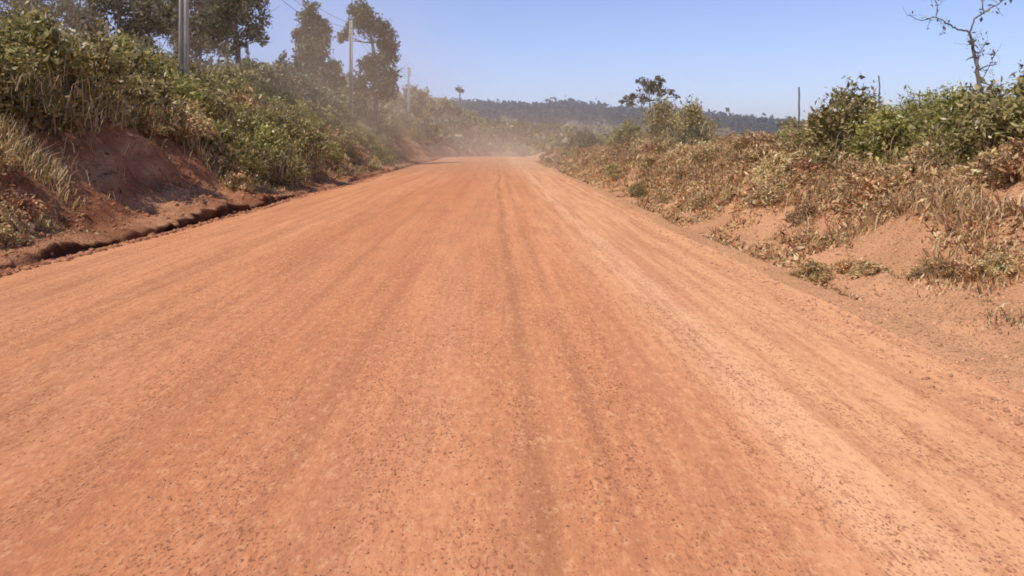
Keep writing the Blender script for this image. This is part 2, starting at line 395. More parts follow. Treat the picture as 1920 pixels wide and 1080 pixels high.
P_green = [shrub_proto('green', 1.9, 2.2, 5500, .115, 'green', nclump=40), shrub_proto('green_b', 1.7, 2.4, 5500, .105, 'green', nclump=50), shrub_proto('green_c', 2.1, 2.1, 5500, .115, 'olive', nclump=44)]
P_olive = [shrub_proto('olive', 1.5, 2.1, 4200, .105, 'olive', nclump=40), shrub_proto('olive_b', 1.8, 2.0, 4200, .10, 'green', nclump=34)]
P_dusty = [shrub_proto('dusty', 1.1, 1.6, 2600, .10, 'dusty', mat=M_dry), shrub_proto('dusty_b', 1.2, 1.6, 2600, .105, 'dusty', mat=M_dry, twiggy=10), shrub_proto('rust', 1.0, 1.6, 2400, .10, 'rust', mat=M_dry)]
P_straw = [shrub_proto('straw', 1.1, 1.7, 2400, .13, 'straw', mat=M_dry, wid=.25, twiggy=12), shrub_proto('straw_b', .9, 1.6, 2200, .14, 'straw', mat=M_dry, wid=.22, twiggy=12)]
P_dark = [shrub_proto('dark', 2.0, 2.4, 4000, .13, 'dark', nclump=34), shrub_proto('dark_b', 2.2, 2.3, 4000, .12, 'olive', nclump=34)]
P_mid = [shrub_proto('mid', 3.2, 3.6, 4200, .20, 'dark', nclump=34, wid=.6), shrub_proto('mid_b', 2.8, 3.8, 4200, .20, 'olive', nclump=34, wid=.6)]

# ---- left bank: thicket on the shoulder of the cut
def leftx(Y, d): return float(bend(np.array(Y)) + eL(np.array(Y)) - d)
def rightx(Y, d): return float(bend(np.array(Y)) + eR(np.array(Y)) + d)
G1 = 'leafy shrubs crowding the shoulder of the left bank'
hero_left = [
 (X_at(60, 15.8), 15.8, 1.15, P_green[0], 'large bright green bush above the hollow at the near end of the left bank'),
 (X_at(150, 17.6), 17.6, 1.1, P_green[2], 'green bush with bright top leaves beside the near hollow, second along the left bank'),
 (X_at(-30, 14.6), 14.6, 1.05, P_green[1], 'dense green bush cut by the photo edge at the near end of the left bank'),
 (X_at(238, 19.8), 19.8, .8, P_olive[0], 'olive bush overhanging the top of the bare red soil slope'),
 (X_at(420, 23), 23.0, .85, P_green[1], 'green bush right of the concrete pole, above dry straw stems'),
 (X_at(500, 26), 26.0, .9, P_green[0], 'broad green bush on the left bank past the concrete pole'),
 (X_at(560, 30), 30.0, .95, P_green[2], 'green bush on the left bank below the cone shaped tree'),
]
for x, y, s, p, lab in hero_left: place_shrub(p, x, y, s, lab)
y = 10.5
while y < 62:
    for row, (d0, sc_) in enumerate(((1.9, .6), (3.0, .82), (4.4, 1.0), (6.6, 1.12), (9.5, 1.3))):
        d = d0 + R.uniform(-.6, .6); yy = y + R.uniform(-.8, .8)
        if (row <= 1 and yy < 20.5) or yy < 12.5: continue
        sc2 = sc_ * R.uniform(.8, 1.15) * (1 + .10 * max(0, (yy - 30) / 30))
        if (row == 0 and yy < 22.5) or (row == 2 and 13 < yy < 20 and d < 4.5): continue
        pr = (P_green + P_olive)[R.integers(0, 5)]
        if row == 1 and yy < 14: pr = (P_dusty + P_straw)[R.integers(0, 5)]
        if row >= 2 and R.random() < .18: pr = (P_dusty + P_straw)[R.integers(0, 5)]; sc2 *= 1.2
        if row == 0 and R.random() < .75: pr = (P_dusty + P_olive)[R.integers(0, 5)]
        if pr in P_dusty + P_straw: place_shrub(pr, leftx(yy, d), yy, sc2, 'dry brown shrub mixed into the green thicket along the left bank', 'dry shrubs mixed into the left bank thicket', 'dry_shrub')
        else: place_shrub(pr, leftx(yy, d), yy, sc2, 'leafy green shrub in the thicket along the shoulder of the left bank', G1)
    y += 1.25 + y * .028
G2 = 'dusty dry shrubs on the face of the left bank'
for k in range(90):
    yy = 7.5 * (7.5 ** R.uniform(0, 1)); d = R.uniform(.7, 3.0)
    if 14 - .8 < yy < 21.2 and d < 3.2: continue
    pr = (P_dusty + P_straw + P_olive)[R.integers(0, 7)]
    if yy < 20: pr = (P_dusty + P_straw)[R.integers(0, 5)]
    place_shrub(pr, leftx(yy, d), yy, R.uniform(.4, .7), 'small dust covered shrub growing out of the face of the left bank', G2, 'dry_shrub')
for k in range(13):
    yy = 9.0 + 4.0 * k / 12 + R.normal() * .2; d = R.uniform(.6, 2.7)
    place_shrub((P_dusty + P_straw)[k % 5], leftx(yy, d), yy, R.uniform(.26, .45), 'small dust covered shrub growing out of the face of the left bank', G2, 'dry_shrub')
for k in range(9):
    yy = 27 + k * 1.6 + R.normal() * .4
    place_shrub(P_green[k % 3], X_at(300 + 24 * k, yy), yy, R.uniform(1.0, 1.25), 'leafy green shrub in the thicket along the shoulder of the left bank', G1)
hero_straw = [(X_at(340, 21.4), 21.4, .95, 'pale straw coloured dead bush hanging over the red slope in front of the concrete pole'),
              (X_at(402, 22.3), 22.3, .85, 'bleached dry bush with near white leaves on the left bank past the bare slope'),
              (X_at(282, 20.5), 20.5, .75, 'dead straw bush at the upper corner of the bare red slope')]
for x, yy, s, lab in hero_straw: place_shrub(P_straw[0], x, yy, s, lab, None, 'dead_bush', 'dead bush')
# mid distance thicket, left and beyond the bend
G3 = 'hazy bushes up the left side before the bend'
for k in range(120):
    yy = R.uniform(45, 150); d = R.uniform(1.6, 3) + abs(R.normal()) * 9
    place_shrub(P_mid[k % 2] if d > 5 else P_dark[k % 2], leftx(yy, d), yy, R.uniform(.75, 1.25) * (1.25 if d > 4 else .7), 'dull green bush fading into dust on the left side before the bend', G3, sink=.2)
G4 = 'bushes closing the view beyond the bend'
for k in range(80):
    yy = R.uniform(112, 215); xx = R.uniform(-22, 16) if k % 3 else R.uniform(-45, 40)
    u = xx - float(bend(np.array(yy)))
    if -7.5 < u < 5: continue
    place_shrub(P_mid[k % 2], xx, yy, R.uniform(.7, 1.5), 'bush veiled by dust beyond the bend of the road', G4, sink=.2)

# ---- right bank
G5 = 'brown and dusty shrubs along the right verge'
k = 0
while k < 240:
    yy = 9.0 * (9.0 ** R.uniform(0, 1)); d = R.uniform(.75, 4.4) if R.random() < .8 else R.uniform(4.4, 9)
    if (yy < 11.5 and d < 3.4) or (yy < 13 and d < 1.0): continue
    k += 1
    pr = (P_dusty + P_dusty + P_dusty[2:] + P_straw + P_olive[:1])[R.integers(0, 10)]
    if yy < 20: pr = (P_dusty + P_straw)[R.integers(0, 5)]
    place_shrub(pr, rightx(yy, d), yy, R.uniform(.40, .64) * (.5 + .55 * sstep(.7, 3.0, d)), 'knee high dust browned shrub on the right verge', G5, 'dry_shrub')
for k in range(9):
    t = k / 8.; xx = 3.65 + 1.35 * t + R.normal() * .1; yy = 9.4 - 1.5 * t + R.normal() * .15
    place_shrub((P_dusty + P_straw)[k % 5], xx, yy, R.uniform(.16, .30), 'small low brush in the tongue reaching down to the right wheel track', 'low brush in the tongue reaching the right road edge', 'dry_shrub', sz=.7)
hero_right = [
 (X_at(1715, 16.0), 16.0, .62, P_green[1], 'green bush filling the gap between the two fence post bushes'),
 (X_at(1800, 14.6), 14.6, .66, P_green[0], 'green bush touching the trunk of the bare tree from its left'),
 (X_at(1620, 17.5), 17.5, .72, P_olive[1], 'olive bush behind the dark green bush under the thin fence post'),
 (X_at(1180, 46), 46.0, 1.15, P_olive[1], 'dense olive bush at the left foot of the flat topped tree'),
 (X_at(1240, 47), 47.0, 1.25, P_dark[1], 'brownish bush hiding the trunk of the flat topped tree'),
 (X_at(1590, 15.5), 15.5, .80, P_green[2], 'dark green bush standing over the brown brush left of the bare tree'),
 (X_at(1665, 14.5), 14.5, .74, P_green[0], 'green leafy bush next to the bare tree, on its left'),
 (X_at(1850, 12.2), 12.2, .74, P_green[1], 'tall green bush around the foot of the bare tree'),
 (X_at(1915, 11.6), 11.6, .76, P_green[2], 'dense green bush at the photo edge right of the bare tree'),
 (X_at(1760, 16.5), 16.5, .7, P_olive[1], 'low olive bush in the dip left of the bare tree'),
 (X_at(1545, 18.5), 18.5, .85, P_olive[0], 'olive bush below the isolated fence post'),
 (X_at(1292, 38), 38.0, 1.1, P_dark[1], 'dark brownish bush standing alone to the right of the flat topped tree'),
 (X_at(1085, 62), 62.0, .9, P_dark[0], 'dark low bush by the right verge left of the flat topped tree'),
]
for x, yy, s, p, lab in hero_right: place_shrub(p, x, yy, s, lab)
G6 = 'low bushes on the flat land right of the road'
for k in range(70):
    yy = 17 * (8.0 ** R.uniform(0, 1)); xx = rightx(yy, 3.0 + R.uniform(0, 1) ** 1.5 * yy * .55)
    pr = (P_olive + P_dark + P_dusty[:1])[R.integers(0, 5)]
    if yy < 40 and R.random() < .6: pr = (P_dusty + P_straw)[R.integers(0, 5)]
    place_shrub(pr, xx, yy, R.uniform(.38, .6) * (1 + yy / 200.), 'low bush scattered over the flat land behind the right verge', G6)

# ------------------------------------------------------------------ trees
def tree(name, label, cat, x, y, clumps, trunk, pal, L, dens, group=None, pale=False, wid=.5, r0=.16, swell=1.0):
    """clumps: (x, y, z, r) in metres relative to the base; trunk: list of points"""
    z = gz(x, y)
    e = empty(name, (x, y, z - .1), label, cat, group)
    tp = np.array(trunk, float); n = len(tp)
    ts = [tube(tp, np.linspace(r0, r0 * .25, n), 8)]
    parts = []
    for (cx, cy, cz, r) in clumps:
        r = r * swell
        c = np.array([cx, cy, cz]); 
        cand = tp[tp[:, 2] < cz - .2 * r]
        a = cand[-1] if len(cand) else tp[0]
        if len(cand) > 1: a = cand[np.argmin(np.abs(cand[:, 2] - (cz - .8 * r)))]
        P, rr = limb(a, c, r0 * .30, r0 * .06, 7, .06, -.04); ts.append(tube(P, rr, 5))
        for q in range(3):
            P2, r2 = limb(P[4], c + R.normal(size=3) * r * .6, r0 * .12, r0 * .03, 5, .08); ts.append(tube(P2, r2, 4))
        ns_ = max(3, int(5 * r / max(.5, r * .6)))
        n = int(dens * 1.2 * r * r)
        for q in range(ns_):
            d = rand_dirs(1)[0] * r * .6
            sub = c + d * np.array([1, 1, .8])
            C = clump_pts(sub, r * R.uniform(.35, .6), max(6, n // ns_))
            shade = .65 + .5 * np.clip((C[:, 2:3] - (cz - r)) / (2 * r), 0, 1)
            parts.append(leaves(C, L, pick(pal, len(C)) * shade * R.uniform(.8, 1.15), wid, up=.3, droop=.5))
    obj('trunk', mk_mesh('trunk', *join(ts)[:2], smooth=True), M_pale if pale else M_bark, e)
    V, Fc, C = join(parts)
    obj('crown', mk_mesh('crown', V, Fc, C), M_crown, e)
    return e
def from_photo(Y, base_px, pts, dj=.5):
    """clumps surveyed from the photo: (px, py, r_px) at distance Y -> metres from the tree base"""
    x0 = X_at(base_px, Y); z0 = gz(x0, Y) - .1; out = []
    for (px, py, r) in pts:
        rr = r / F * Y
        out.append((X_at(px, Y) - x0, R.uniform(-dj, dj) * rr * 2, Z_at(py, Y) - z0, rr))
    return x0, z0, out
def ptrunk(Y, x0, z0, pts):
    return [(0, 0, 0)] + [(X_at(px, Y) - x0, R.normal() * .04, Z_at(py, Y) - z0) for px, py in pts]
# cone shaped tree
Y = 55; x0, z0, cl = from_photo(Y, 588, [(583, 16, 17), (576, 38, 21), (592, 44, 21), (566, 55, 20), (600, 66, 22), (580, 72, 22), (560, 68, 13), (612, 76, 11), (588, 92, 24), (572, 98, 20), (604, 100, 20), (586, 122, 30), (560, 128, 24), (612, 130, 24), (540, 132, 20), (630, 148, 18), (600, 155, 28), (568, 158, 28)])
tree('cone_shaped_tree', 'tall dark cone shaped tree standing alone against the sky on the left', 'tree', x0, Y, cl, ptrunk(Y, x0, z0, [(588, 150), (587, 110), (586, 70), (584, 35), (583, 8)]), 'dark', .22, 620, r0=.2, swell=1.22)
# open crowned tall tree
Y = 60; x0, z0, cl = from_photo(Y, 705, [(672, 16, 18), (684, 30, 20), (668, 42, 15), (690, 50, 18), (652, 68, 13), (641, 72, 8), (714, 52, 17), (722, 70, 19), (732, 82, 14), (718, 96, 19), (728, 108, 15), (706, 108, 16), (690, 118, 14), (712, 130, 22), (730, 140, 16), (684, 140, 20), (700, 158, 26), (728, 165, 20), (672, 166, 18)])
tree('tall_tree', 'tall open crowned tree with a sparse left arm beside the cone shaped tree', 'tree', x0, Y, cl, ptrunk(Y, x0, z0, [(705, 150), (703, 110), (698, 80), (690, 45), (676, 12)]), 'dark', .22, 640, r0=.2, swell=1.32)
# trees at the top left, their crowns running out of the photo
G7 = 'grey green trees behind the concrete pole'
Y = 38; x0, z0, cl = from_photo(Y, 447, [(440, 20, 34), (400, 10, 36), (470, 40, 28), (478, 62, 20), (455, 72, 20), (420, 55, 30), (385, 50, 28), (430, -30, 40), (390, -50, 40), (470, -10, 30), (490, 78, 9), (440, 86, 14)])
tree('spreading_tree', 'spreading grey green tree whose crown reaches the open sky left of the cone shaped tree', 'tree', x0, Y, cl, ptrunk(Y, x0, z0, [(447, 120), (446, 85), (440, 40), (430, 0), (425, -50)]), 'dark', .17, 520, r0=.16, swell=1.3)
Y = 34; x0, z0, cl = from_photo(Y, 222, [(230, 30, 36), (190, 10, 38), (265, 20, 34), (300, 45, 30), (250, 62, 26), (210, -30, 40), (270, -40, 40), (170, 40, 26), (310, 5, 28), (225, 80, 18)])
tree('spreading_tree', 'grey green tree with a dark upright trunk behind the near green bushes', 'tree', x0, Y, cl, ptrunk(Y, x0, z0, [(222, 120), (222, 80), (224, 30), (228, -40)]), 'dark', .16, 420, r0=.2, swell=1.3)
Y = 45; x0, z0, cl = from_photo(Y, 330, [(330, 20, 34), (365, 40, 30), (300, 60, 30), (345, 80, 28), (380, 78, 26), (320, -30, 38), (372, -20, 36), (290, 20, 28), (270, 85, 22), (410, 88, 22)])
tree('spreading_tree', 'hazy tree directly behind the concrete pole', 'tree', x0, Y, cl, ptrunk(Y, x0, z0, [(330, 120), (331, 80), (333, 30), (334, -40)]), 'dark', .19, 420, r0=.2, swell=1.3)
Y = 42; x0, z0, cl = from_photo(Y, 60, [(60, -10, 40), (110, 10, 36), (20, 20, 36), (140, 30, 30), (-10, -10, 36), (80, 40, 30)])
tree('spreading_tree', 'tree above the near green bushes at the upper corner of the photo', 'tree', x0, Y, cl, ptrunk(Y, x0, z0, [(60, 100), (62, 40), (62, -20)]), 'dark', .18, 380, r0=.2, swell=1.3)
for px, Y in ((150, 50), (265, 56), (375, 60), (425, 52)):
    x0, z0, cl = from_photo(Y, px, [(px + R.uniform(-50, 50), R.uniform(-30, 100), R.uniform(20, 32)) for q in range(14)])
    tree('background_tree', 'hazy tree in the second row behind the concrete pole', 'tree', x0, Y, cl, ptrunk(Y, x0, z0, [(px, 130), (px + 2, 60), (px, -20)]), 'dark', .22, 300, 'second row of trees behind the concrete pole', r0=.18)
# rounder trees around and behind
G8 = 'round trees in haze between the tall trees'
for k, (px, py, r, Y) in enumerate([(520, 135, 34, 62), (650, 170, 26, 75), (775, 172, 22, 100), (800, 178, 20, 115), (760, 190, 26, 95), (830, 190, 17, 140), (850, 200, 15, 160), (735, 180, 26, 88), (690, 185, 24, 80), (785, 200, 24, 105), (820, 205, 20, 130), (470, 135, 34, 58)]):
    x0, z0, cl = from_photo(Y, px, [(px + R.uniform(-.5, .5) * r * 1.6, py + R.uniform(-.2, .9) * r, r * R.uniform(.45, .7)) for q in range(6)] + [(px, py, r * .7)])
    tree('round_tree', 'round crowned tree dulled by dust in the row behind the left bank', 'tree', x0, Y, cl, ptrunk(Y, x0, z0, [(px, py + r), (px, py)]), 'olive' if k % 2 else 'dark', .16 + Y * .0022, 16000 / Y, G8, r0=.18)
# lone skyline tree
Y = 210; x0, z0, cl = from_photo(Y, 862, [(862, 168, 7), (857, 166, 4), (867, 171, 4)])
tree('skyline_tree', 'tiny lone tree with a bare trunk on the skyline above the bend', 'tree', x0, Y, cl, ptrunk(Y, x0, z0, [(863, 195), (862, 180), (862, 170)]), 'dark', .55, 120, r0=.3)
# flat topped tree on the right
Y = 48; x0, z0, cl = from_photo(Y, 1222, [(1200, 152, 8), (1214, 156, 11), (1226, 152, 10), (1240, 156, 8), (1208, 168, 11), (1226, 170, 12), (1240, 176, 8), (1260, 172, 7), (1270, 180, 5), (1192, 180, 9), (1176, 188, 9), (1165, 192, 6), (1205, 186, 10), (1232, 194, 8), (1248, 190, 4), (1184, 196, 7)], .9)
tree('flat_topped_tree', 'small flat topped tree with layered dark clumps rising right of the road', 'tree', x0, Y, cl, ptrunk(Y, x0, z0, [(1222, 235), (1221, 212), (1218, 190), (1216, 165)]), 'dark', .15, 620, r0=.09, swell=1.45)
# right far row of bushy trees under the skyline
G9 = 'low trees in the far row on the right'
for k in range(26):
    Y = R.uniform(110, 230); px = R.uniform(1010, 1900)
    x0 = X_at(px, Y)
    h = R.uniform(3.0, 5.5)
    cl = [(R.normal() * 1.3, R.normal() * 1.3, h * R.uniform(.45, .85), R.uniform(1.0, 1.6)) for q in range(6)]
    tree('low_tree', 'low rounded tree in the far row on the right', 'tree', x0, Y, cl, [(0, 0, 0), (0, 0, h * .4), (0, 0, h * .8)], 'dark' if k % 2 else 'olive', .4, 60, G9, r0=.12)

# ---- bare tree on the right
def bare_tree():
    Y = 13.0; x0 = X_at(1836, Y); z0 = gz(x0, Y) - .1
    e = empty('bare_tree', (x0, Y, z0), 'leafless forked tree rising above the green bushes on the right bank', 'tree')
    def w(px, py, dy=0): return (X_at(px, Y) - x0, dy, Z_at(py, Y) - z0)
    ts = []; tips = []
    def path(pts, r0, r1, nt=5):
        P = np.array(pts, float); t = np.linspace(0, len(P) - 1, 4 * len(P)); Q = np.stack([np.interp(t, np.arange(len(P)), P[:, i]) for i in range(3)], 1)
        Q[1:-1] += R.normal(size=(len(Q) - 2, 3)) * .008
        ts.append(tube(Q, np.linspace(r0, r1, len(Q)), 6)); tips.append(Q)
        for k in range(nt):
            i = R.integers(len(Q) // 3, len(Q)); a = Q[i]; d = rand_dirs(1, .5)[0]
            P2, r2 = limb(a, a + d * R.uniform(.12, .4), r1 * .8, r1 * .3, 6, .10); ts.append(tube(P2, r2, 4)); tips.append(P2)
    path([(0, 0, 0), w(1838, 170), w(1832, 130), w(1826, 95), w(1817, 60)], .050, .020, 6)
    path([w(1817, 60), w(1800, 52, .1), w(1785, 42, .15), w(1768, 28, .2), w(1745, 33, .3), w(1722, 22, .35)], .017, .005, 9)
    path([w(1817, 60), w(1822, 35, -.1), w(1840, 22, -.15), w(1858, 12, -.2), w(1880, -6, -.25)], .016, .006, 9)
    path([w(1768, 28, .2), w(1772, 8, .2), w(1760, -20, .2)], .009, .005, 3)
    path([w(1838, 28, -.1), w(1832, -5, -.1), w(1845, -40, 0)], .012, .006, 4)
    path([w(1832, 130), w(1848, 100, .2), w(1862, 90, .3), w(1880, 70, .4)], .010, .004, 8)
    path([w(1828, 100), w(1808, 84, -.2), w(1795, 80, -.3)], .010, .005, 4)
    path([w(1838, 160), w(1860, 140, .2), w(1882, 112, .3), w(1886, 90, .3)], .011, .004, 8)
    obj('trunk', mk_mesh('trunk', *join(ts)[:2], smooth=True), M_bark, e)
    allp = np.concatenate(tips); C = allp[R.integers(0, len(allp), 190)] + R.normal(size=(190, 3)) * .035
    V, Fc, Cc = leaves(C, .055, pick('dark', 190), .55)
    obj('leaves', mk_mesh('leaves', V, Fc, Cc), M_leaf, e)
bare_tree()

# ------------------------------------------------------------------ poles, wires, posts
def bm_obj(name, V, Fc, mat, parent): return obj(name, mk_mesh(name, V, Fc), mat, parent)
def box(cx, cy, cz, sx, sy, sz, tx=1, ty=1):
    V = []
    for z, k in ((-1, 1), (1, 0)):
        for a, b in ((-1, -1), (1, -1), (1, 1), (-1, 1)):
            V.append((cx + a * sx / 2 * (1 if k else tx), cy + b * sy / 2 * (1 if k else ty), cz + z * sz / 2))
    Fc = [(0, 3, 2, 1), (4, 5, 6, 7), (0, 1, 5, 4), (1, 2, 6, 5), (2, 3, 7, 6), (3, 0, 4, 7)]
    return np.array(V, float), np.array(Fc), np.ones((8, 3))
POLES = []
def pole(Y, px, label):
    x = X_at(px, Y); z = gz(x, Y); H = 9.6 - z + 1.0
    e = empty('utility_pole', (x, Y, z - .1), label, 'utility pole', 'concrete utility poles along the left bank')
    # H-section concrete pole: two flanges and a recessed web
    f = []
    for sx in (-1, 1):
        v, q, c = box(sx * .105, 0, H / 2, .085, .26, H, .8, .7); v[4:, 0] = v[4:, 0] * .75
        f.append((v, q, c))
    bm_obj('flange', *join(f)[:2], M_conc, e)
    v, q, c = box(0, 0, H / 2, .13, .07, H, .7, .7); bm_obj('web', v, q, M_conc, e)
    v, q, c = box(.17, 0, H - .62, .05, .06, .95); bm_obj('bracket', v, q, M_wood, e)
    at = []
    for dz in (-.25, -.6, -.95):
        P = [(.24, 0, H + dz - .06), (.24, 0, H + dz - .04), (.24, 0, H + dz), (.24, 0, H + dz + .04), (.24, 0, H + dz + .06)]
        V, Fc, _ = tube(P, [.02, .05, .03, .055, .02], 8)
        obj('insulator', mk_mesh('insulator', V, Fc, smooth=True), M_cer, e); at.append((x + .27, Y, z - .1 + H + dz))
    POLES.append(at)
pole(27, 345, 'thick concrete utility pole rising out of the photo above the left bank bushes')
pole(58, 658, 'pale thin utility pole beside the tall open crowned tree')
pole(93, 766, 'farthest utility pole, faint in the dust before the bend')
for s in range(2):
    for k in range(3):
        a = np.array(POLES[s][k]); b = np.array(POLES[s + 1][k]); t = np.linspace(0, 1, 24)[:, None]
        P = a + (b - a) * t; P[:, 2] -= (.9 + .15 * k) * 4 * (t * (1 - t))[:, 0]
        V, Fc, _ = tube(P, .012, 5)
        lab = ['thin dark power line nearest the %s side of the %s span', ] 
        nm = ('top', 'middle', 'lowest')[k]
        obj('power_line', mk_mesh('power_line', V, Fc), M_wire, None, label='thin dark %s wire strung between the %s utility poles' % (nm, ('thick near and pale second', 'second and farthest')[s]), category='power line', group='wires between the utility poles')
def fence_post(px, py, Y, r, label, lean=0):
    x = X_at(px, Y); z = gz(x, Y) - .25; H = Z_at(py, Y) - z
    t = np.linspace(0, 1, 9)[:, None]
    P = np.array([0, 0, 0.]) + np.array([lean, 0, H]) * t; P[1:] += R.normal(size=(8, 3)) * .006
    V, Fc, _ = tube(P, np.linspace(r * 1.1, r * .85, 9), 7)
    n = len(V); V = np.concatenate([V, [P[-1] + (0, 0, .015)]]); 
    cap = [(n - 7 + j, n - 7 + (j + 1) % 7, n, n - 7 + j) for j in range(7)]
    me = bpy.data.meshes.new('fence_post'); me.from_pydata(V.tolist(), [], Fc.tolist() + [c[:3] for c in cap]); me.update()
    o = obj('fence_post', me, M_wood, None, label=label, category='fence post', group='weathered posts on the right bank')
    o.location = (x, Y, z)
fence_post(1498, 164, 26, .032, 'isolated short fence post against the sky, farthest left of the right bank posts')
fence_post(1648, 142, 18, .018, 'thin fence post sticking up from the dark green bush left of the bare tree')
fence_post(1753, 194, 19, .045, 'stubby fence post in the dip between the two green bush clumps', .03)

# ------------------------------------------------------------------ stuff: brush, litter, grass, gravel
def scatter(n, side, y0, y1, d0, d1, pw=1.0):
    Y = y0 * (y1 / y0) ** R.uniform(0, 1, n); d = d0 + (d1 - d0) * R.uniform(0, 1, n) ** pw
    X = bend(Y) + (eL(Y) - d if side < 0 else eR(Y) + d)
    return X, Y, d
def cover(n, side, y0, y1, d0, d1, pw, thr, s, soft=.12):
    X, Y, d = scatter(n, side, y0, y1, d0, d1, pw)
    m = fbm(X / 1.1, Y / 1.6, s, 3)
    if side > 0: m = m - .17 * (1 - sstep(8.3, 10.5, Y - .3 * d)) * sstep(.9, 1.5, d) - .13 * (1 - sstep(.5, 1.2, d)) * (1 - sstep(14, 30, Y))
    keep = m + R.uniform(-soft, soft, n) > thr - .35 * sstep(d0, d0 + (d1 - d0) * .55, d)
    return X[keep], Y[keep], d[keep]
# right: dead leaves and stalks lying on the bank
parts = []
X, Y, d = cover(230000, 1, 4.0, 70, .25, 7, 1.0, .03, 51)
Z = ground(X, Y) + R.uniform(0, 1, len(X)) ** 1.6 * .30 * sstep(.6, 1.8, d) * sstep(8, 11, Y) + .01
n = len(X); c = np.where(R.random((n, 1)) < .60, pick('rust', n), pick('straw', n)); c = np.where(R.random((n, 1)) < .16, pick('olive', n), c)
parts.append(leaves(np.stack([X, Y, Z], 1), .05 + .0022 * Y, c, .34, up=.8))
obj('leaf_litter', mk_mesh('leaf_litter', *join(parts)), M_dry, kind='stuff', label='brown and straw coloured dead leaves strewn over the right bank', category='leaf litter')
X, Y, d = cover(110000, 1, 5.5, 60, .5, 7, 1.0, .10, 52)
n = len(X); c = np.where(R.random((n, 1)) < .65, pick('straw', n), pick('dusty', n))
obj('dry_grass', mk_mesh('dry_grass', *blades(np.stack([X, Y, ground(X, Y) - .01], 1), (.12 + .34 * sstep(.7, 2.2, d)) * (.45 + .55 * sstep(8, 11, Y)), .012 + .0004 * Y[:, None], c, 1.3)), M_dry, kind='stuff', label='bent dry grass stalks covering the right bank', category='dry grass')
# left
X, Y, d = cover(110000, -1, 5.5, 60, .5, 6, 1.0, .20, 53)
k = ~((Y > 13.4 + .5 * d) & (Y < 21) & (d < 3.3) & (R.random(len(X)) < .84)); X, Y, d = X[k], Y[k], d[k]
Z = ground(X, Y) + R.uniform(0, 1, len(X)) ** 2 * .25 * sstep(.8, 2.4, d) + .01
n = len(X); c = np.where(R.random((n, 1)) < .5, pick('rust', n) * .8, pick('olive', n)); c = np.where(R.random((n, 1)) < .2, pick('straw', n), c)
obj('leaf_litter', mk_mesh('leaf_litter', *leaves(np.stack([X, Y, Z], 1), .035 + .0018 * Y, c, .32, up=1.0)), M_dry, kind='stuff', label='dull brown and olive leaf litter caught on the left bank', category='leaf litter')
X, Y, d = cover(60000, -1, 5.5, 60, .6, 5, 1.0, .12, 54)
k = ~((Y > 13.4 + .5 * d) & (Y < 21) & (d < 3.3) & (R.random(len(X)) < .96)); X, Y, d = X[k], Y[k], d[k]
n = len(X); c = np.where(R.random((n, 1)) < .5, pick('straw', n), pick('olive', n))
obj('dry_grass', mk_mesh('dry_grass', *blades(np.stack([X, Y, ground(X, Y) - .01], 1), .15 + .35 * sstep(.9, 2.2, d), .012 + .0004 * Y[:, None], c, 1.3)), M_dry, kind='stuff', label='dry grass and stalks hanging on the left bank', category='dry grass')
# distant wood on the hills
n = 3200
Y = R.uniform(430, 800, n); X = X_at(R.uniform(-300, 2300, n), Y); Z = ground(X, Y)
parts = []
for x, yy, z in zip(X, Y, Z):
    h = R.uniform(5.5, 7.5); q = 24
    C = np.array([x, yy, z + h * .55]) + R.normal(size=(q, 3)) * np.array([2.0, 2.0, h * .25])
    parts.append(leaves(C, 2.6, np.array([.045, .058, .035]) * R.uniform(.88, 1.12), .8, up=.4))
obj('distant_forest', mk_mesh('distant_forest', *join(parts)), M_forest, kind='stuff', label='blue grey wooded ridge along the horizon', category='forest')
# mid ground cover beyond the bend
n = 14000
Y = 95 * (4.6 ** R.uniform(0, 1, n)); X = X_at(R.uniform(-100, 2100, n), Y)
u = X - bend(Y); k = (u < -8) | (u > 6); X, Y = X[k], Y[k]; n = len(X)
parts = []
Z = ground(X, Y)
C = np.stack([X, Y, Z], 1)[:, None, :] + R.normal(size=(n, 7, 3)) * np.array([1.0, 1.0, .6]) + np.array([0, 0, .6])
C = C.reshape(-1, 3)
col = np.repeat(np.where(R.random((n, 1)) < .5, pick('olive', n) * .6, pick('dark', n)), 7, 0)
obj('undergrowth', mk_mesh('undergrowth', *leaves(C, .9, col, .7, up=.5)), M_forest, kind='stuff', label='low scrub covering the far flats and slopes', category='undergrowth')

# gravel and clods
_g = bpy.data.meshes.new('tmp')
import bmesh
bm = bmesh.new(); bmesh.ops.create_icosphere(bm, subdivisions=1, radius=1); bm.verts.ensure_lookup_table()
IV = np.array([v.co[:] for v in bm.verts]); IF = np.array([[v.index for v in f.verts] for f in bm.faces]); bm.free()
bpy.data.meshes.remove(_g)
def stones(X, Y, S, col, lift=.25):
    n = len(X); Z = ground(X, Y)
    a = R.uniform(0, 6.28, n); ca, sa = np.cos(a)[:, None], np.sin(a)[:, None]
    V = IV[None] * (1 + .28 * R.normal(size=(n, len(IV), 1))).clip(.5, 1.5) * np.stack([R.uniform(.8, 1.4, n), R.uniform(.6, 1, n), R.uniform(.45, .8, n)], 1)[:, None]
    x = V[..., 0] * ca - V[..., 1] * sa; y_ = V[..., 0] * sa + V[..., 1] * ca
    V = np.stack([x, y_, V[..., 2]], -1) * S[:, None, None] + np.stack([X, Y, Z + S * lift], 1)[:, None]
    Fc = (IF[None] + (np.arange(n) * len(IV))[:, None, None]).reshape(-1, 3)
    return V.reshape(-1, 3), Fc, np.repeat(col * (1 + R.uniform(-.3, .3, (n, 1))), len(IV), 0)
n = 30000
Y = 2.2 * (9.0 ** R.uniform(0, 1, n)); X = eL(Y) + (eR(Y) - eL(Y)) * R.uniform(0, 1, n)
m = fbm(X / .5, Y / 1.5, 61, 3) + R.uniform(-.2, .2, n); k = m > .05; X, Y = X[k], Y[k]; n = len(X)
